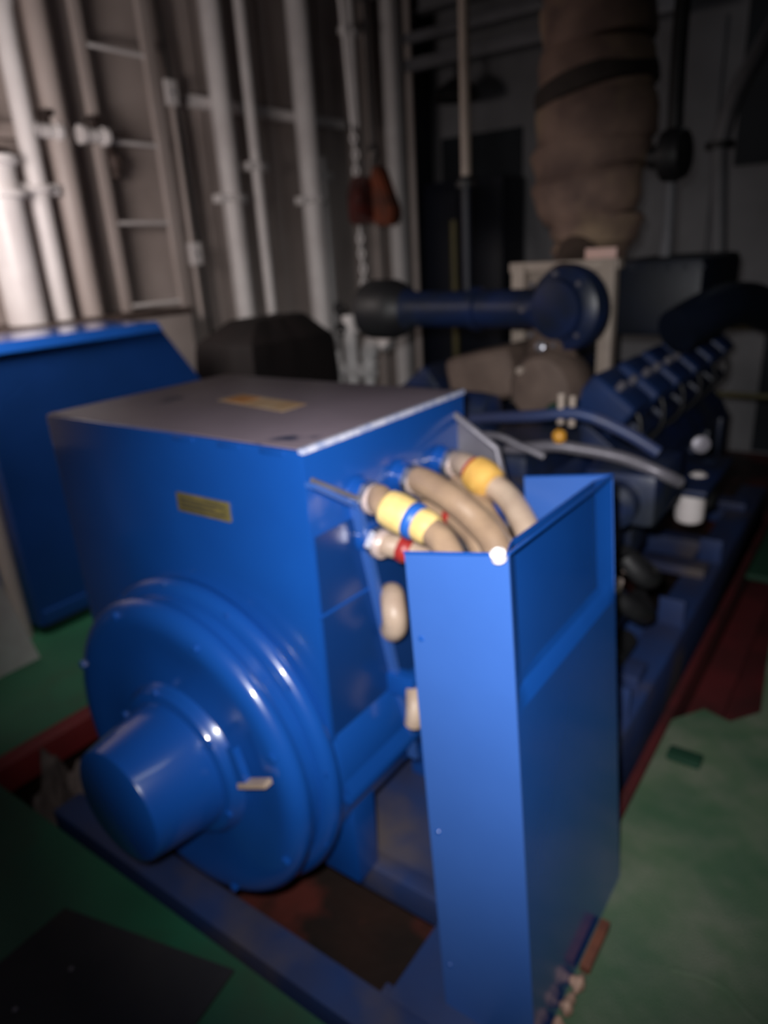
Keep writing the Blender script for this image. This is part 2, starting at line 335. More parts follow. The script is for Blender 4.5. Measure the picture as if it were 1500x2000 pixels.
# ------------------------------------------------------------------ covered machine
t = thing('covered_machine', (-3.08, 3.08, 0), 'machine under a dark brown black cover, behind the generator at the left wall', 'covered machine')
b = bmesh.new()
secs = [(.35, -3.34, -2.83, 2.72, 3.44), (.95, -3.32, -2.83, 2.72, 3.44), (1.12, -3.31, -2.84, 2.73, 3.43), (1.16, -3.30, -2.85, 2.74, 3.42), (1.18, -3.28, -2.87, 2.76, 3.40), (1.275, -3.20, -2.98, 2.92, 3.34), (1.28, -3.16, -3.00, 2.95, 3.30)]
rings = []
for (z, xa, xb, ya, yb) in secs:
    r_ = []
    for k in range(40):
        q = k/10; e = int(q); f = q-e
        P4 = [(xa, ya), (xb, ya), (xb, yb), (xa, yb)]
        p, n_ = P4[e % 4], P4[(e+1) % 4]
        x, y = p[0]+(n_[0]-p[0])*f, p[1]+(n_[1]-p[1])*f
        ww = .004*math.sin(k*1.9+z*5)+.003*math.sin(k*3.7)
        r_.append(Vector((x+ww*.6, y+ww*.6, z+ww*.8)))
    rings.append(r_)
loops(b, rings)
obj('cover', b, TARP, t, smooth=22)
obj('machine_base', mk(box, (-3.28, 2.78, 0), (-2.90, 3.38, .6), .02), BLACK, t)

# ------------------------------------------------------------------ generator (alternator)
GX0, GX1, GY0, GY1, GZ = -1.875, -0.936, 1.0, 1.66, 1.235
g = thing('generator', (-1.4, 1.35, 0), 'big blue marine generator with a round end bell and grey top', 'generator')
b = bmesh.new(); box(b, (GX0, GY0, .43), (GX1, GY1, GZ-.001), .006)
obj('casing', b, BLUE, g)
b = bmesh.new(); box(b, (GX0+.004, GY0+.010, GZ-.012), (GX1-.010, GY1-.004, GZ+.001), .001)
obj('top_cover', b, GREYTOP, g, label='grey top cover plate with dark scuffs')
obj('top_edge', mk(box, (GX1-.012, GY0, GZ-.008), (GX1+.003, GY1, GZ+.005), .0025), WORN, g, label='worn bright metal edge')
for (x, y) in ((-1.15, 1.005), (-1.30, 1.004), (-1.02, 1.004)):
    obj('edge_chip', mk(box, (x-.035, y-.008, GZ-.016), (x+.035, y, GZ-.004), .003), BLUE, g)
# stator frame, lower rounded body
CX, CZ = -1.355, 0.41
b = bmesh.new(); lathe(b, (CX, 1.0, CZ+.02), (0, 1, 0), [(0, .425), (.02, .435), (.50, .435), (.52, .43), (.66, .43)], 56)
obj('stator_frame', b, BLUE, g)
b = bmesh.new(); box(b, (GX1-.05, GY0+.02, .335), (GX1+.028, GY1+.02, .365), .006); prism(b, [(GX1-.03, GY0+.02, .365), (GX1+.028, GY0+.02, .365), (GX1-.0, GY0+.02, .44), (GX1-.03, GY0+.02, .44)], (0, GY1-GY0, 0))
obj('foot_rail', b, BLUE, g)
b = bmesh.new(); box(b, (GX0-.028, GY0+.02, .335), (GX0+.05, GY1+.02, .365), .006)
obj('foot_rail', b, BLUE, g)
for y in (1.08, 1.52):
    obj('mounting_foot', mk(box, (GX1-.14, y, -.0), (GX1-.02, y+.09, .34), .006), BLUE, g)
    obj('mounting_foot', mk(box, (GX0+.02, y, -.0), (GX0+.14, y+.09, .34), .006), BLUE, g)
# end bell
eb = obj('end_bell', mk(lathe, (CX, 1.01, CZ), (0, -1, 0), [(0, .43), (.018, .447), (.030, .449), (.042, .446), (.052, .438), (.058, .425), (.060, .412), (.088, .408), (.094, .420), (.106, .426), (.118, .425), (.129, .419), (.138, .409), (.144, .396), (.147, .380), (.146, .36), (.139, .32), (.134, .24), (.14, .21)], 72), BLUE, g)
obj('hub_ring', mk(lathe, (CX+.02, .90, CZ-.005), (0, -1, 0), [(0, .225), (.035, .215), (.045, .205), (.055, .20), (.06, .185)], 56), BLUE, eb)
cone = obj('shaft_cover', mk(lathe, (CX+.022, .85, CZ-.005), (0, -1, 0), [(0, .178), (.012, .176), (.172, .150), (.180, .147), (.184, .140), (.184, .0)], 56), BLUE, g)
for k in range(8):
    a = math.radians(22+45*k)
    obj('bolt', mk(lathe, (CX+.395*math.cos(a), .868, CZ+.395*math.sin(a)), (0, -1, 0), [(0, .012), (.010, .012), (.012, .009)], 6), BLUE, eb)
for k in range(12):
    a = math.radians(8+30*k)
    obj('bolt', mk(lathe, (CX+.432*math.cos(a), .966, CZ+.432*math.sin(a)), (0, -1, 0), [(0, .011), (.010, .011)], 6), BLUE, eb)
for k in range(6):
    a = math.radians(38+60*k)
    obj('bolt', mk(lathe, (CX+.02+.20*math.cos(a), .846, CZ+.20*math.sin(a)), (0, -1, 0), [(0, .010), (.010, .010)], 6), BLUE, eb)
lt = obj('lifting_tab', mk(sheet, [(-1.108, .853, .555), (-1.085, .853, .560), (-1.055, .853, .462), (-1.085, .853, .455)], -.02), BLUE, g)
obj('bare_edge', mk(sheet, [(-1.085, .852, .452), (-1.083, .852, .468), (-.990, .852, .512), (-.988, .852, .498)], -.022), CABLE2, lt, label='scraped bare metal edge')
# name plate
np_ = obj('name_plate', mk(box, (-1.352, .993, 1.043), (-1.172, 1.0, 1.090), .002), BRASS, g, label='small brass name plate')
for i in range(3):
    obj('plate_line', mk(box, (-1.338, .9922, 1.054+.011*i), (-1.338+.15-.03*(i % 2), .9930, 1.058+.011*i)), RUBBER, np_)
lb = obj('warning_label', mk(sheet, [(-1.525, 1.31, GZ+.002), (-1.235, 1.265, GZ+.002), (-1.24, 1.36, GZ+.002), (-1.52, 1.40, GZ+.002)], .001), PAPER, g, label='faded yellow label on the grey top')
obj('label_print', mk(sheet, [(-1.505, 1.315, GZ+.003), (-1.42, 1.303, GZ+.003), (-1.42, 1.375, GZ+.003), (-1.505, 1.385, GZ+.003)], .001), ORANGE, lb)
# cable guard plates on the side of the casing
b = bmesh.new()
prism(b, [(GX1, 1.0, 1.172), (GX1, 1.0, 1.160), (GX1, 1.135, 1.072), (GX1, 1.31, .27), (GX1, 1.322, .27), (GX1, 1.150, 1.085)], (.027, 0, 0))
sg = obj('side_guard', b, BLUE_L, g, smooth=0)  # lighter blue puts the flash light on this edge into its colour
obj('guard_lip', mk(tube, [(GX1+.02, 1.0, 1.178), (GX1+.034, 1.145, 1.090)], .006, n=8, smooth=1), GALV, sg, label='dull grey worn upper lip')
b = bmesh.new(); prism(b, [(GX1, 1.622, 1.175), (-.815, 1.622, 1.095), (-.790, 1.622, 1.00), (-.760, 1.622, .45), (GX1, 1.622, .45)], (0, .006, 0))
rg = obj('rear_guard', b, GALV, g, smooth=0, label='grey sheet guard behind the cables')
obj('guard_lip', mk(tube, [(-.94, 1.612, 1.18), (-.815, 1.612, 1.10), (-.790, 1.612, 1.0)], .010, n=8, smooth=1), GALV, rg)
obj('guard_flange', mk(box, (-.812, 1.585, .55), (-.785, 1.63, 1.04), .004, rotm('Y', -3)), BLUE, rg)
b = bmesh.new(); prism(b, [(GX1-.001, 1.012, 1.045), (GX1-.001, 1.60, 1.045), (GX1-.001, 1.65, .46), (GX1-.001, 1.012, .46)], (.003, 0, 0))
lp = obj('lower_side_shade', b, BLUE_M, g, smooth=0, label='lower side face, its shade painted as darker blue')  # shade on the lower side face, painted in as darker blue
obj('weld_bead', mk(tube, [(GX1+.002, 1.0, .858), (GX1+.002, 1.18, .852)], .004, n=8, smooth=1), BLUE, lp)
# bearing ring at the drive end
obj('drive_end_flange', mk(lathe, (CX, 1.66, CZ+.02), (0, 1, 0), [(0, .43), (.03, .45), (.05, .45), (.09, .40), (.14, .40)], 56), BLUE, g)

# ------------------------------------------------------------------ glands and cables
GZs = [(-.936, 1.165, 1.100), (-.936, 1.335, 1.092), (-.936, 1.520, 1.082), (-.936, 1.185, .985), (-.936, 1.37, .97), (-.936, 1.55, .96)]
glands = ['nearest of the upper row', 'middle of the upper row', 'farthest of the upper row', 'nearest of the lower row', 'middle of the lower row, below the cables', 'farthest of the lower row, below the cables']
for (x, y, z), l in zip(GZs, glands):
    gl = obj('cable_gland', mk(lathe, (x, y, z), (1, -.06, -.16), [(0, .040), (.012, .040), (.014, .033), (.030, .033)], 28), BLUE, g)
    obj('lock_nut', mk(lathe, (x+.028, y-.002, z-.005), (1, -.06, -.16), [(0, .038), (.016, .038), (.018, .033)], 6), STEEL, gl)
    obj('gland_ring', mk(lathe, (x+.044, y-.003, z-.008), (1, -.06, -.16), [(0, .034), (.014, .034), (.018, .031)], 24), NICKEL, gl)
def cable(pts, r, m, label, tapes=(), grp='cables from the generator to the cable box'):
    t = thing('power_cable', pts[0], label, 'cable', grp)
    obj('sheath', mk(tube, pts, r, n=18, smooth=8), m, t)
    P = [T(p) for p in pts]
    for (i, ln, rr, mm, nm) in tapes:
        k = int(i); f = i-k
        a = P[k].lerp(P[k+1], f); d = (P[k+1]-P[k]).normalized()
        p0 = P[max(k-1, 0)]; p3 = P[min(k+2, len(P)-1)]
        a = 0.5*((2*P[k])+(P[k+1]-p0)*f+(2*p0-5*P[k]+4*P[k+1]-p3)*f*f+(3*P[k]-p0-3*P[k+1]+p3)*f**3)
        tp = bmesh.new(); lathe(tp, a-d*ln/2, d, [(0, r+.001), (ln*.1, rr*.92), (ln*.35, rr), (ln*.7, rr*.98), (ln*.92, rr*.88), (ln, r+.001)], 20)
        obj(nm, tp, mm, t)
    return t
cable([(-.875, 1.160, 1.094), (-.868, 1.158, 1.098), (-.85, 1.145, 1.090), (-.79, 1.147, 1.070), (-.73, 1.142, 1.054), (-.68, 1.119, 1.035), (-.645, 1.09, .99), (-.63, 1.06, .88), (-.62, 1.05, .60)], .030, CABLE, 'tan cable from the nearest upper gland, wrapped in pale yellow and blue tape', ((2.75, .085, .043, YTAPE2, 'yellow_tape'), (3.75, .05, .037, YTAPE2, 'yellow_tape'), (3.3, .03, .042, BTAPE, 'blue_tape')))
cable([(-.875, 1.329, 1.086), (-.868, 1.325, 1.088), (-.83, 1.316, 1.082), (-.76, 1.301, 1.060), (-.70, 1.297, 1.022), (-.65, 1.274, .991), (-.615, 1.25, .93), (-.60, 1.24, .80), (-.60, 1.24, .55)], .033, CABLE, 'tan untaped cable from the middle upper gland into the cable box')
cable([(-.875, 1.514, 1.076), (-.868, 1.510, 1.080), (-.83, 1.488, 1.082), (-.78, 1.474, 1.062), (-.72, 1.466, 1.033), (-.66, 1.424, 1.004), (-.61, 1.385, .955), (-.57, 1.36, .86), (-.56, 1.34, .55)], .031, CABLE2, 'pale cable from the farthest upper gland with a fat yellow tape wrap', ((2.95, .075, .047, YTAPE, 'yellow_tape'), (2.35, .02, .034, RTAPE, 'red_tape')))
cable([(-.875, 1.181, .978), (-.868, 1.18, .978), (-.84, 1.19, .972), (-.79, 1.20, .955), (-.74, 1.19, .93), (-.70, 1.17, .87), (-.68, 1.16, .70), (-.68, 1.16, .45)], .027, CABLE2, 'tan cable from the lower gland with a red tape wrap, mostly below the others', ((2.2, .03, .031, RTAPE, 'red_tape'),))
cable([(-.905, 1.366, .966), (-.88, 1.38, 1.00), (-.82, 1.377, .995), (-.77, 1.363, .975), (-.72, 1.34, .945), (-.68, 1.32, .87), (-.66, 1.31, .70), (-.66, 1.31, .45)], .028, CABLE, 'tan cable in the dark gap under the middle upper cable, thin red tape', ((2.1, .02, .031, RTAPE, 'red_tape'),))
cable([(-.905, 1.546, .956), (-.88, 1.52, 1.02), (-.80, 1.47, 1.015), (-.74, 1.41, .995), (-.68, 1.36, .965), (-.63, 1.33, .90), (-.61, 1.32, .75), (-.61, 1.32, .5)], .026, CABLE, 'tan cable lying between the middle and the farthest upper cable')
cable([(-.88, 1.34, 1.06), (-.80, 1.345, 1.055), (-.73, 1.35, 1.02), (-.67, 1.33, .985), (-.62, 1.30, .94), (-.595, 1.29, .80), (-.59, 1.28, .55)], .022, CABLE2, 'thin pale cable beside the untaped middle cable')
# cable tails hanging in the gap below
for pts, l in (([(-.925, 1.26, .80), (-.895, 1.22, .825), (-.870, 1.19, .80), (-.870, 1.19, .765), (-.885, 1.20, .745)], 'stubby tan cable end poking out of the gap beside the cable box, upper of two'), ([(-.865, 1.25, .56), (-.858, 1.24, .53), (-.85, 1.225, .50), (-.852, 1.22, .47)], 'small tan cable end low in the gap beside the cable box, lower of two')):
    t = thing('cable_end', pts[0], l, 'cable', 'cable ends in the gap')
    b = mk(tube, pts, .03 if len(pts) > 4 else .022, n=16, smooth=6)
    obj('sheath', b, CABLE2, t)
    obj('bracket', mk(box, (-.937, pts[0][1]-.02, pts[0][2]-.03), (pts[0][0]+.01, pts[0][1]+.02, pts[0][2]+.03), .005), BLUE, t)

# ------------------------------------------------------------------ cable box
t = thing('cable_box', (-.5, 1.2, 0), 'tall narrow blue sheet steel cable box, open at the top, beside the generator', 'cable box')
A, B_, C_, D_ = (-.65, .93, 1.102), (-.45, .93, 1.140), (-.463, 1.475, 1.113), (-.672, 1.475, 1.08)
a0, b0, c0, d0 = (-.598, .93, .0), (-.382, .93, .0), (-.382, 1.475, .0), (-.598, 1.475, .0)
FRONT = BLUE_L
b = bmesh.new(); prism(b, [A, (B_[0]+.001, .929, B_[2]), (b0[0]+.001, .929, 0), a0], (0, .004, 0)); obj('front_panel', b, FRONT, t, smooth=0)
b = bmesh.new(); prism(b, [D_, C_, c0, d0], (0, -.004, 0)); obj('back_panel', b, BLUE_L, t, smooth=0)
# right panel with a slight rounded crease about two thirds up
def lerp(p, q, f): return tuple(p[i]+(q[i]-p[i])*f for i in range(3))
rings = []
for k in range(73):
    f = k/72; q_ = min(1, max(0, (f-.735)/.040)); bul = -.019*q_*q_*(3-2*q_)
    p = lerp(b0, B_, f); q = lerp(c0, C_, f)
    mid = lerp(p, q, .5)
    row = [(p[0], p[1], p[2])]+[(lerp(p, q, g_)[0]+bul*min(1, 3*math.sin(math.pi*g_)), lerp(p, q, g_)[1], lerp(p, q, g_)[2]) for g_ in (.04, .08, .12, .3, .5, .7, .88, .92, .96)]+[q]
    row += [(r_[0]-.004, r_[1], r_[2]) for r_ in row[::-1]]
    rings.append([Vector(v) for v in row])
b = bmesh.new(); loops(b, rings); obj('side_panel', b, BLUE, t, smooth=12)
for (p, q) in ((A, B_), (B_, C_), (C_, D_)):
    obj('rim', mk(tube, [p, q], .003, n=8, smooth=1), BLUE, t)
for (p, q, f) in ((a0, A, .85), (a0, A, .45), (a0, A, .12)):
    e = lerp(p, q, f)
    obj('rivet', mk(lathe, (e[0]+.02, .930, e[2]), (0, -1, 0), [(0, .006), (.003, .004)], 10), BLUE, t)
obj('inner_strut', mk(box, (-.60, 1.42, .3), (-.58, 1.44, .95), .002), BLUE, t)
t = thing('cable_clip', (-.46, .93, 1.13), 'small white plastic cap on the front corner of the cable box', 'cap')
obj('cap', mk(lathe, (-.462, .926, 1.128), (0, -.5, 1), [(0, .007), (.006, .013), (.020, .013), (.026, .006)], 16), WPLAST, t)

# bits wedged along the foot of the cable box
t = thing('chock', (-.37, 1.25, 0), 'rusty brown bar wedged along the foot of the cable box', 'bar'); obj('bar', mk(box, (-.376, 1.165, .0), (-.352, 1.31, .022), .003), WOOD, t)
for i, (y, l) in enumerate(((1.125, 'farthest'), (1.065, 'middle'), (1.005, 'nearest'))):
    t = thing('putty_lump', (-.365, y, 0), 'pale pinkish lump at the foot of the cable box, %s of three' % l, 'lump', 'pale lumps at the foot of the cable box')
    b = bmesh.new(); bmesh.ops.create_icosphere(b, subdivisions=3, radius=1)
    for v in b.verts:
        n_ = 1+.18*math.sin(4*v.co.x+i)+.15*math.cos(5*v.co.y+2*i)
        v.co = Vector((v.co.x*.017*n_-.365, v.co.y*.024*n_+y, max(v.co.z*.017*n_+.014, 0)))
    obj('lump', b, PUTTY, t)

# ------------------------------------------------------------------ skid and bilge
t = thing('skid_frame', (-1.3, 2.5, ZB), 'blue steel skid frame under the generator and the engine', 'frame')
obj('front_beam', mk(box, (-1.95, .775, -.14), (-.50, .872, .0), .006), BLUE_S, t)
obj('front_web', mk(box, (-1.93, .80, ZB), (-.52, .84, -.14), .002), BLUE_S, t)
obj('cross_beam', mk(box, (-1.90, 1.14, -.09), (-.70, 1.20, .004), .008), BLUE_S, t)
obj('deck_plate', mk(box, (-1.90, 1.20, -.02), (-.70, 1.72, -.002), .002), BLUE_S, t)
obj('side_rail', mk(box, (-.72, .872, -.16), (-.50, 1.75, .0), .006), BLUE_S, t)
obj('side_rail', mk(box, (-.66, 1.75, -.16), (-.52, 4.7, .10), .010), BLUE_S, t)
obj('side_rail', mk(box, (-2.05, 1.14, -.16), (-1.88, 4.7, .0), .006), BLUE_S, t)
obj('front_beam_end', mk(box, (-.74, .86, -.14), (-.50, .90, -.002), .004), BLUE_S, t)
for y in (1.9, 2.9, 3.9, 4.6):
    obj('cross_beam', mk(box, (-1.9, y, -.14), (-.62, y+.1, -.01), .006), BLUE_S, t)
for y in (2.0, 2.7, 3.4):
    obj('rail_gusset', mk(box, (-.63, y, .10), (-.53, y+.015, .22), .003), BLUE_S, t)
for y in (1.4, 3.0, 4.2):
    for x in (-.62, -1.95): obj('support_leg', mk(box, (x-.04, y-.05, ZB), (x+.04, y+.05, -.15), .004), BLUE_S, t)
# debris in the bilge left of the skid
for i, (x, y, s_, l, mm) in enumerate(((-2.165, .90, .055, 'brown dusty rag in the bilge gap, nearest the front', DUSTB), (-2.18, 1.18, .055, 'brown dusty rag in the bilge gap, middle one', DUSTB), (-2.18, 1.44, .05, 'brown dusty rag in the bilge gap, farthest one', DUSTB))):
    t = thing('oily_rag', (x, y, ZB), l, 'rag', 'rags in the bilge gap')
    b = bmesh.new(); bmesh.ops.create_icosphere(b, subdivisions=4, radius=1)
    for v in b.verts:
        c = v.co; n_ = 1+.22*math.sin(5*c.x+3*c.z+i)+.18*math.cos(6*c.y+i)+.1*math.sin(11*c.x+9*c.y)
        v.co = Vector((x+c.x*s_*1.3*n_, y+c.y*s_*1.5*n_, ZB+max(0, c.z+.75)*.155*n_))
    obj('cloth', b, mm, t)
# rubber mat
t = thing('rubber_mat', (-1.3, .4, 0), 'dark rubber mat lying on the green deck in front of the generator', 'mat')
A1 = Vector((-1.575, .590, 0)); e1 = Vector((.515, .128, 0)); e2 = Vector((.03, -.9, 0))
b = bmesh.new(); prism(b, [A1, A1+e1, A1+e1+Vector((.12, -.8, 0)), A1+e2], (0, 0, .008)); obj('sheet', b, RUBBER, t, smooth=0)
obj('button', mk(lathe, (-1.40, .50, .008), (0, 0, 1), [(0, .006), (.002, .005)], 12), GALV, t)
obj('button', mk(lathe, (-1.42, .37, .008), (0, 0, 1), [(0, .006), (.002, .005)], 12), GALV, t)

# ------------------------------------------------------------------ engine
E_ = thing('diesel_engine', (-1.33, 3.2, 0), 'dark blue V diesel engine coupled behind the generator', 'engine')
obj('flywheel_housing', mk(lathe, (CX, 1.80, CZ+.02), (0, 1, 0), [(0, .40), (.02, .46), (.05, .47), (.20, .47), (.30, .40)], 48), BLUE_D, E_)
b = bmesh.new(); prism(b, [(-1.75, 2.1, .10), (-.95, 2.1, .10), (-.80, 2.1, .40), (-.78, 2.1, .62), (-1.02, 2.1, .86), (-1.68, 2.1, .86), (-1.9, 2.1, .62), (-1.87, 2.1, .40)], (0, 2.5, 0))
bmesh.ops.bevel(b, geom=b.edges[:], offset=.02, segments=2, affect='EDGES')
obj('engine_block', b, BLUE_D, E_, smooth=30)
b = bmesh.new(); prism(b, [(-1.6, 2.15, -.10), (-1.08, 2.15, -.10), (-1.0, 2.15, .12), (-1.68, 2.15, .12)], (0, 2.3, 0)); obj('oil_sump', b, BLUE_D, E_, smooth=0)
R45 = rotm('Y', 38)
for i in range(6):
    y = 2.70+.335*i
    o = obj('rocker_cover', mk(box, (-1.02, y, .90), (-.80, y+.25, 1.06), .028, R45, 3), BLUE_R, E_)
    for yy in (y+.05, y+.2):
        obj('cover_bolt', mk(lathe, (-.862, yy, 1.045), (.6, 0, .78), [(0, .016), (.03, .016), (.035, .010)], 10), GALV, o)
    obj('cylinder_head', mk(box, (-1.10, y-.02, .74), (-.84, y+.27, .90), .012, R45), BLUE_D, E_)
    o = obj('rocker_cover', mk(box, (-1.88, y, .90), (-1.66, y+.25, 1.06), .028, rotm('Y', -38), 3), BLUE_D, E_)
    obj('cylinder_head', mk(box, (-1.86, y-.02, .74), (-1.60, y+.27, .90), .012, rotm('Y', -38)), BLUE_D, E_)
    obj('side_cover', mk(box, (-.80, y+.02, .34), (-.765, y+.24, .58), .012), BLUE_D, E_)
    obj('injector_pipe', mk(tube, [(-.90, y+.12, .70), (-.80, y+.12, .80), (-.80, y+.13, .92), (-.88, y+.14, 1.0)], .009, n=8), BLACK, E_)
# intake duct across the front: filter, pipe, compressor scroll
air = obj('air_duct', mk(lathe, (-1.98, 2.8, 1.345), (1, 0, 0), [(.10, .10), (.16, .078), (.45, .078), (.455, .092), (.485, .092), (.49, .080), (.80, .080), (.83, .10)], 32), BLUE_D, E_)
obj('air_filter', mk(lathe, (-2.10, 2.8, 1.345), (1, 0, 0), [(0, .07), (.01, .125), (.04, .135), (.16, .135), (.20, .12), (.24, .09)], 36), BLACK, E_)
b = bmesh.new(); lathe(b, (-1.10, 2.70, 1.350), (.25, 1, 0), [(0, .06), (.01, .13), (.03, .158), (.07, .168), (.11, .158), (.14, .13), (.16, .08)], 44)
sc = obj('compressor_scroll', b, BLUE_D, E_)
obj('scroll_inlet', mk(lathe, (-1.10, 2.70, 1.350), (-.25, -1, 0), [(0, .115), (.03, .110), (.035, .085), (.04, .0)], 36), BLUE_D, sc)
for k in range(8):
    a = 2*math.pi*k/8
    obj('bolt', mk(lathe, (-1.11+.135*math.cos(a), 2.70, 1.35+.135*math.sin(a)), (-.25, -1, 0), [(0, .010), (.015, .010)], 6), GALV, sc)
# turbine housings in brown lagging
b = bmesh.new(); box(b, (-1.63, 2.72, .95), (-1.30, 3.05, 1.17), .05, rotm('Y', -12), 3); obj('turbine_lagging', b, LAG2, E_)
obj('turbine_lagging', mk(lathe, (-1.14, 2.62, 1.05), (0, 1, 0), [(0, .05), (.01, .12), (.05, .145), (.20, .145), (.25, .12), (.27, .06)], 36, .03), LAG2, E_)
obj('lagging_clip', mk(lathe, (-1.12, 2.60, 1.22), (0, -1, .3), [(0, .02), (.02, .02), (.025, .012)], 12), STEEL, E_)
obj('lagging_clip', mk(lathe, (-1.20, 2.59, 1.13), (0, -1, 0), [(0, .016), (.02, .014)], 12), CREAM, E_)
obj('green_sleeve', mk(lathe, (-1.06, 2.60, .95), (0, 1, .1), [(0, .05), (.08, .06), (.12, .05)], 20), GREEN_D, E_)
obj('exhaust_elbow', mk(tube, [(-1.14, 2.75, 1.15), (-1.22, 3.0, 1.35), (-1.33, 3.4, 1.45), (-1.38, 3.7, 1.6)], .10, n=20), LAG2, E_)
# front casting, coolers, pipes
obj('front_casting', mk(box, (-1.55, 2.10, .80), (-.95, 2.62, .93), .03), BLUE_D, E_)
obj('oil_cooler', mk(lathe, (-1.62, 2.30, 1.01), (1, 0, -.02), [(0, .05), (.01, .085), (.05, .09), (.40, .09), (.44, .085), (.45, .05)], 32), BLUE_D, E_)
obj('coolant_pipe', mk(tube, [(-1.40, 2.12, .995), (-1.19, 2.15, 1.03), (-.95, 2.15, 1.06), (-.80, 2.17, 1.075), (-.66, 2.20, 1.02), (-.56, 2.22, .96)], .020, n=14), BLUE_S, E_, label='dull grey blue pipe')
obj('fuel_pipe', mk(tube, [(-1.05, 2.15, .93), (-.90, 2.16, .96), (-.80, 2.18, .955), (-.66, 2.2, .935), (-.54, 2.2, .90), (-.50, 2.26, .86)], .020, n=14), GALV, E_)
obj('fuel_pipe', mk(tube, [(-1.35, 2.10, .94), (-1.1, 2.11, .99), (-.98, 2.12, .96), (-.90, 2.13, .93)], .012, n=10), GALV, E_)
for (x, y, z0, z1) in ((-.86, 2.16, 1.04, 1.14), (-.83, 2.18, 1.03, 1.13)):
    obj('sensor', mk(tube, [(x, y, z0), (x, y, z1)], .012, n=10, smooth=1), CREAM, E_)
obj('amber_cap', mk(lathe, (-.845, 2.12, 1.00), (0, -.5, 1), [(0, .022), (.02, .022), (.03, .012)], 14), AMBER, E_)
obj('fuel_pump', mk(box, (-.78, 2.16, .72), (-.54, 2.50, .90), .03), BLUE_D, E_)
obj('fuel_pump', mk(lathe, (-.66, 2.08, .80), (0, 1, 0), [(0, .05), (.02, .075), (.10, .075)], 20), BLUE_D, E_)
obj('header_plate', mk(box, (-1.15, 1.88, .80), (-.72, 2.10, .86), .01, rotm('Y', 4)), BLUE_S, E_)
# charge air cooler on top
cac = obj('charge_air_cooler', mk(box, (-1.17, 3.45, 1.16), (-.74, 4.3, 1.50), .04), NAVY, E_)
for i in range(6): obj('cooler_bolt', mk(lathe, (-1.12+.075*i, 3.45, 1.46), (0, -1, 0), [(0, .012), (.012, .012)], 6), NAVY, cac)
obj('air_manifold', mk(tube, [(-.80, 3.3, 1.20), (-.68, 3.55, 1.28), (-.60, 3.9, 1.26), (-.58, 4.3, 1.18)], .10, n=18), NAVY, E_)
# black hoses at the right side
obj('hose', mk(tube, [(-.72, 2.10, .50), (-.60, 2.12, .46), (-.58, 2.3, .34), (-.66, 2.5, .30)], .035, n=14), BLACK, E_)
obj('hose', mk(tube, [(-.62, 2.14, .62), (-.56, 2.16, .55), (-.57, 2.3, .50), (-.70, 2.4, .52)], .032, n=14), BLACK, E_)
obj('hose_coupling', mk(lathe, (-.625, 2.16, .575), (.9, .25, -.35), [(0, .018), (.03, .022), (.07, .022), (.08, .015)], 14), NICKEL, E_, label='pale metal hose coupling')
obj('hose_coupling', mk(lathe, (-.64, 2.10, .50), (.3, -.1, .9), [(0, .018), (.03, .022), (.06, .018)], 14), NICKEL, E_, label='pale metal hose coupling')
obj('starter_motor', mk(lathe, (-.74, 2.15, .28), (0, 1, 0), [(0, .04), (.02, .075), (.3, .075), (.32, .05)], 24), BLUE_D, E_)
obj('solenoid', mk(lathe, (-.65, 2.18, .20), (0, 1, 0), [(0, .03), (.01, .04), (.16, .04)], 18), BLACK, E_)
for y in (2.2, 3.2, 4.2):
    obj('engine_mount', mk(box, (-.86, y, .095), (-.56, y+.12, .14), .006), BLUE_S, E_)
    obj('engine_mount', mk(box, (-2.0, y, .0), (-1.8, y+.12, .42), .006), BLUE_S, E_)
# filters on a bracket
obj('filter_bracket', mk(box, (-.74, 2.72, .655), (-.50, 3.25, .68), .006), BLUE_D, E_)
for i, (y, m_) in enumerate(((2.93, WPLAST), (3.14, BLACK))):
    t = obj('oil_filter', mk(lathe, (-.595, y, .475), (0, 0, 1), [(0, .04), (.01, .053), (.03, .057), (.145, .057), (.155, .048), (.18, .048)], 30), m_, E_, label='white spin-on filter' if i == 0 else None)
    obj('filter_nut', mk(lathe, (-.575, y, .65), (0, 0, 1), [(0, .034), (.03, .034), (.04, .02)], 12), WPLAST if i == 0 else BLUE_D, t)
obj('gauge', mk(lathe, (-.50, 2.52, .92), (.4, -1, .2), [(0, .03), (.02, .03), (.022, .025)], 20), GALV, E_)

# ------------------------------------------------------------------ lagged exhaust column
t = thing('exhaust_column', (-1.37, 3.75, 1.5), 'thick brown lagged exhaust pipe rising from the engine to the ceiling', 'exhaust pipe')
segs = [(1.50, .16), (1.60, .19), (1.74, .235), (1.92, .265), (2.08, .285), (2.26, .27), (2.46, .255), (2.68, .25), (2.90, .25), (3.12, .26), (3.34, .25), (3.56, .26), (3.78, .25), (3.96, .25)]
for i in range(len(segs)-1):
    (z0, r0), (z1, r1) = segs[i], segs[i+1]; h = z1-z0
    ax = Vector((.16*math.sin(i*1.7)-.08, .08*math.cos(i*2.1), 1))
    b = bmesh.new(); lathe(b, (-1.36+.012*math.sin(i*2.3), 3.75, z0-.04), ax, [(0, r0*.94), (.02, r0*.985), (h*.35, (r0+r1)/2*1.01), (h*.7, (r0+r1)/2*1.03), (h+.0, r1*1.02), (h+.03, r1*.94)], 44, .02)
    obj('lagging_segment', b, LAG, t)
for i, z in enumerate((2.22, 2.72)):
    b = bmesh.new(); lathe(b, (-1.36, 3.75, z), (-.22, .03, 1), [(0, .27), (.01, .285), (.05, .29), (.09, .285), (.10, .27)], 44, .01)
    obj('fold_shade', b, LEDGE_D, t)  # dark bands added as painted shade of the lagging folds
t = thing('exhaust_valve', (-.95, 3.7, 2.0), 'black round flanged fitting at the right side of the lagged exhaust', 'fitting')
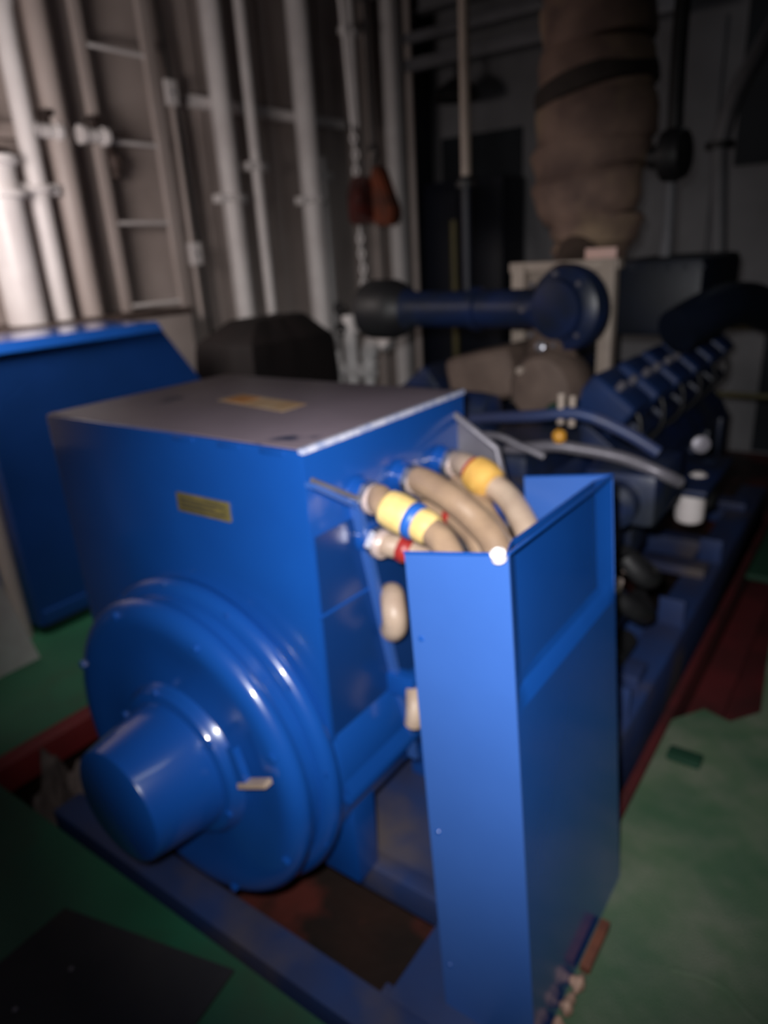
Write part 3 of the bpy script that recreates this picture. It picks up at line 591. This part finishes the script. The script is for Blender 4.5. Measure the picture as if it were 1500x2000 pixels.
obj('body', mk(lathe, (-1.08, 3.72, 1.94), (1, -.15, 0), [(0, .05), (.06, .05), (.07, .11), (.12, .115), (.16, .10), (.18, .04)], 30), BLACK, t)
obj('stem', mk(tube, [(-.98, 3.72, 2.0), (-.99, 3.72, 2.4), (-1.0, 3.78, 2.9), (-1.0, 3.8, ZC)], .035, n=12), BLACK, t)
obj('down_pipe', mk(tube, [(-.99, 3.74, 1.88), (-1.0, 3.8, 1.6), (-1.02, 3.85, 1.45)], .03, n=12), GREYP, t)

# ------------------------------------------------------------------ cream frame, sign behind the scroll
t = thing('cream_stand', (-1.4, 3.25, 0), 'cream painted steel stand behind the blue scroll of the engine', 'stand')
obj('top_rail', mk(box, (-1.56, 3.22, 1.47), (-1.04, 3.30, 1.515), .006), CREAM, t)
obj('panel', mk(box, (-1.54, 3.28, 1.18), (-1.06, 3.30, 1.48), .004), CREAM, t)
for x in (-1.54, -1.115): obj('post', mk(box, (x, 3.20, 0.86), (x+.065, 3.27, 1.50), .006), CREAM, t)
t = thing('pink_sign', (-1.12, 3.25, 1.52), 'small pale pink plate on top of the cream stand', 'plate')
obj('plate', mk(box, (-1.20, 3.24, 1.517), (-1.06, 3.255, 1.562), .004), PINK, t)
obj('foot', mk(box, (-1.18, 3.235, 1.513), (-1.08, 3.27, 1.52), .001), CREAM, t)

# ------------------------------------------------------------------ hanging rod, hoist, posts
t = thing('hanging_rod', (-1.83, 3.3, 1.4), 'cream rod hanging from the ceiling with a dark blue lower sleeve', 'rod')
obj('rod', mk(tube, [(-1.83, 3.3, 1.90), (-1.83, 3.3, ZC)], .024, n=16, smooth=1), CREAM, t)
obj('collar', mk(lathe, (-1.83, 3.3, 1.87), (0, 0, 1), [(0, .05), (.025, .05), (.03, .035), (.05, .03)], 20), BLACK, t)
obj('sleeve', mk(tube, [(-1.83, 3.3, 1.30), (-1.83, 3.3, 1.88)], .026, n=16, smooth=1), BLUE_P, t)
t = thing('yellow_post', (-3.0, 5.2, 0), 'dim yellow post in the dark behind the hanging rod', 'post')
obj('post', mk(tube, [(-3.0, 5.2, 0), (-3.0, 5.2, 1.8)], .03, n=12, smooth=1), YELLOW, t)
obj('base_plate', mk(box, (-3.08, 5.12, -.001), (-2.92, 5.28, .012)), YELLOW, t)
t = thing('chain_hoist', (-3.2, 4.4, 1.9), 'rusty red and orange chain hoist hanging in front of the left wall', 'hoist')
b = bmesh.new(); prism(b, [(-3.40, 4.36, 1.80), (-3.40, 4.36, 2.02), (-3.34, 4.36, 2.12), (-3.24, 4.36, 2.10), (-3.14, 4.36, 2.02), (-3.10, 4.36, 1.80)], (0, .16, 0)); bmesh.ops.bevel(b, geom=b.edges[:], offset=.02, segments=2, affect='EDGES')
obj('gear_case', b, HOISTR, t)
b = bmesh.new(); prism(b, [(-3.16, 4.34, 1.78), (-3.18, 4.34, 2.08), (-3.14, 4.34, 2.17), (-3.10, 4.34, 2.15), (-2.99, 4.34, 1.86), (-3.02, 4.34, 1.77)], (0, .14, 0)); bmesh.ops.bevel(b, geom=b.edges[:], offset=.018, segments=2, affect='EDGES')
obj('motor_cover', b, HOISTO, t)
obj('chain_wheel', mk(lathe, (-3.22, 4.34, 1.95), (1, 0, 0), [(-.02, .09), (0, .12), (.05, .12), (.07, .09)], 28), HOISTR, t)
obj('hook', mk(tube, [(-3.20, 4.44, 2.06), (-3.20, 4.44, 2.20), (-3.17, 4.44, 2.25), (-3.20, 4.44, 2.30), (-3.23, 4.44, 2.26)], .014, n=10), BLACK, t)
obj('suspension', mk(tube, [(-3.20, 4.44, 2.29), (-3.20, 4.44, ZC)], .012, n=8, smooth=1), BLACK, t)
def chain(par, x, y, z0, z1, nm='chain_link'):
    n_ = int((z1-z0)/.052); me = None
    for i in range(n_):
        z = z0+.052*(i+.5)
        if i < 2 or me is None:
            b = bmesh.new(); pts = []
            rings = []
            for k in range(18):
                a = 2*math.pi*k/18; cx_ = .018*math.cos(a); cz_ = .030*math.sin(a)
                d = Vector((math.cos(a), 0, math.sin(a)))
                rings.append([Vector((cx_, 0, cz_))+d*.009*math.cos(s)+Vector((0, 1, 0))*.009*math.sin(s) for s in [2*math.pi*q/8 for q in range(8)]])
            loops(b, rings, close=True)
            o = obj(nm, b, WHITE_P, None); o.parent = par; me = o.data
        else:
            o = bpy.data.objects.new(nm, me); COL.objects.link(o); o.parent = par
        o.location = Vector((x+.006*math.sin(i*.9), y, z))-world_loc(par)
        o.rotation_euler = (0, 0, math.radians(90*(i % 2)+25))
chain(t, -3.325, 4.40, 2.12, 2.44)
chain(t, -3.29, 4.36, 1.36, 1.80)
obj('chain_anchor', mk(tube, [(-3.33, 4.40, 2.44), (-3.38, 4.42, 3.2), (-3.38, 4.42, ZC)], .016, n=10, smooth=1), WHITE_P, t)

# ------------------------------------------------------------------ valve stand at the left wall end
t = thing('valve_manifold', (-3.1, 4.0, 0), 'cluster of white pipes and black valves between the black cover and the engine', 'valve cluster')
for (x, r, z1) in ((-3.30, .035, .95), (-3.17, .05, 1.20), (-3.02, .04, .98)):
    obj('riser', mk(tube, [(x, 4.0, 0), (x, 4.0, z1)], r, n=16, smooth=1), WHITE_P, t)
    obj('flange', mk(lathe, (x, 4.0, z1-.12), (0, 0, 1), [(0, r+.03), (.02, r+.03)], 20), WHITE_P, t)
obj('header', mk(tube, [(-3.34, 4.0, .82), (-2.98, 4.0, .80)], .045, n=16, smooth=1), WHITE_P, t)
obj('elbow', mk(tube, [(-3.02, 4.0, .92), (-2.95, 3.98, 1.02), (-2.86, 3.96, 1.05), (-2.80, 3.95, 1.0)], .06, n=16), WHITE_P, t)
for z in (1.25, 1.11):
    obj('handwheel', mk(torus, (-3.19, 3.93, z), (0, 1, 0), .035, .014, 24, 8), BLACK, t)
    obj('valve_stem', mk(lathe, (-3.19, 3.93, z), (0, 1, 0), [(-.01, .012), (.07, .012)], 10), BLACK, t)

# ------------------------------------------------------------------ dark right background
t = thing('vent_trunk', (-1.05, 5.2, 0), 'grey vertical pipe with a black collar that bends right near the top', 'pipe')
obj('lower_run', mk(tube, [(-1.03, 5.2, 0), (-1.03, 5.2, 1.33), (-1.095, 5.2, 2.10)], .05, n=16, smooth=1), GREYP, t)
obj('upper_run', mk(tube, [(-1.095, 5.2, 2.10), (-1.04, 5.2, 2.35), (-.90, 5.2, 2.62), (-.62, 5.2, 3.15), (-.35, 5.2, ZC)], .055, n=16), GREYP, t)
obj('collar', mk(lathe, (-1.095, 5.2, 2.08), (0, 0, 1), [(0, .085), (.04, .085)], 24), BLACK, t)
t = thing('yellow_railing', (-.7, 5.2, 0), 'dim yellow railing in the dark at the right edge', 'railing')
for z in (1.16, 1.03, .6): obj('rail', mk(tube, [(-.93, 5.0, z), (1.6, 5.0, z)], .018, n=10, smooth=1), YELLOW, t)
for x in (-.25, .6, 1.5): obj('post', mk(tube, [(x, 5.0, -.02), (x, 5.0, 1.18)], .02, n=10, smooth=1), YELLOW, t)
t = thing('overhead_drum', (-3.2, 4.9, 3.3), 'black rounded fan housing hanging at the top of the picture', 'fan housing')
obj('drum', mk(lathe, (-2.7, 4.6, 3.22), (.1, 0, 1), [(0, .12), (.03, .22), (.10, .27), (.28, .27), (.34, .20)], 36), BLACK, t)
obj('hanger', mk(tube, [(-2.67, 4.6, 3.5), (-2.67, 4.6, ZC)], .03, n=10, smooth=1), BLACK, t)
t = thing('pendant_lamp', (-3.6, 6.2, 2.9), 'dark unlit pendant lamp under the cable tray', 'lamp')
obj('shade', mk(lathe, (-3.55, 6.25, 2.83), (0, 0, 1), [(0, .20), (.02, .21), (.10, .16), (.16, .06)], 32), BLACK, t)
obj('stem', mk(tube, [(-3.55, 6.25, 2.98), (-3.55, 6.25, 3.14)], .02, n=10, smooth=1), BLACK, t)
t = thing('switchboard', (-3.0, 6.7, 0), 'dark navy steel cabinet against the far wall', 'cabinet')
obj('cabinet_body', mk(box, (-4.1, 6.45, -.02), (-3.2, 6.95, 2.2), .01), BLUE_P, t)
for i in range(2): 
    d = obj('door', mk(box, (-4.08+.45*i, 6.43, .1), (-3.67+.45*i, 6.45, 2.1), .006), BLUE_P, t)
    obj('handle', mk(box, (-3.73+.45*i-.3*(i), 6.415, 1.0), (-3.71+.45*i-.3*(i), 6.43, 1.12), .003), GALV, d)
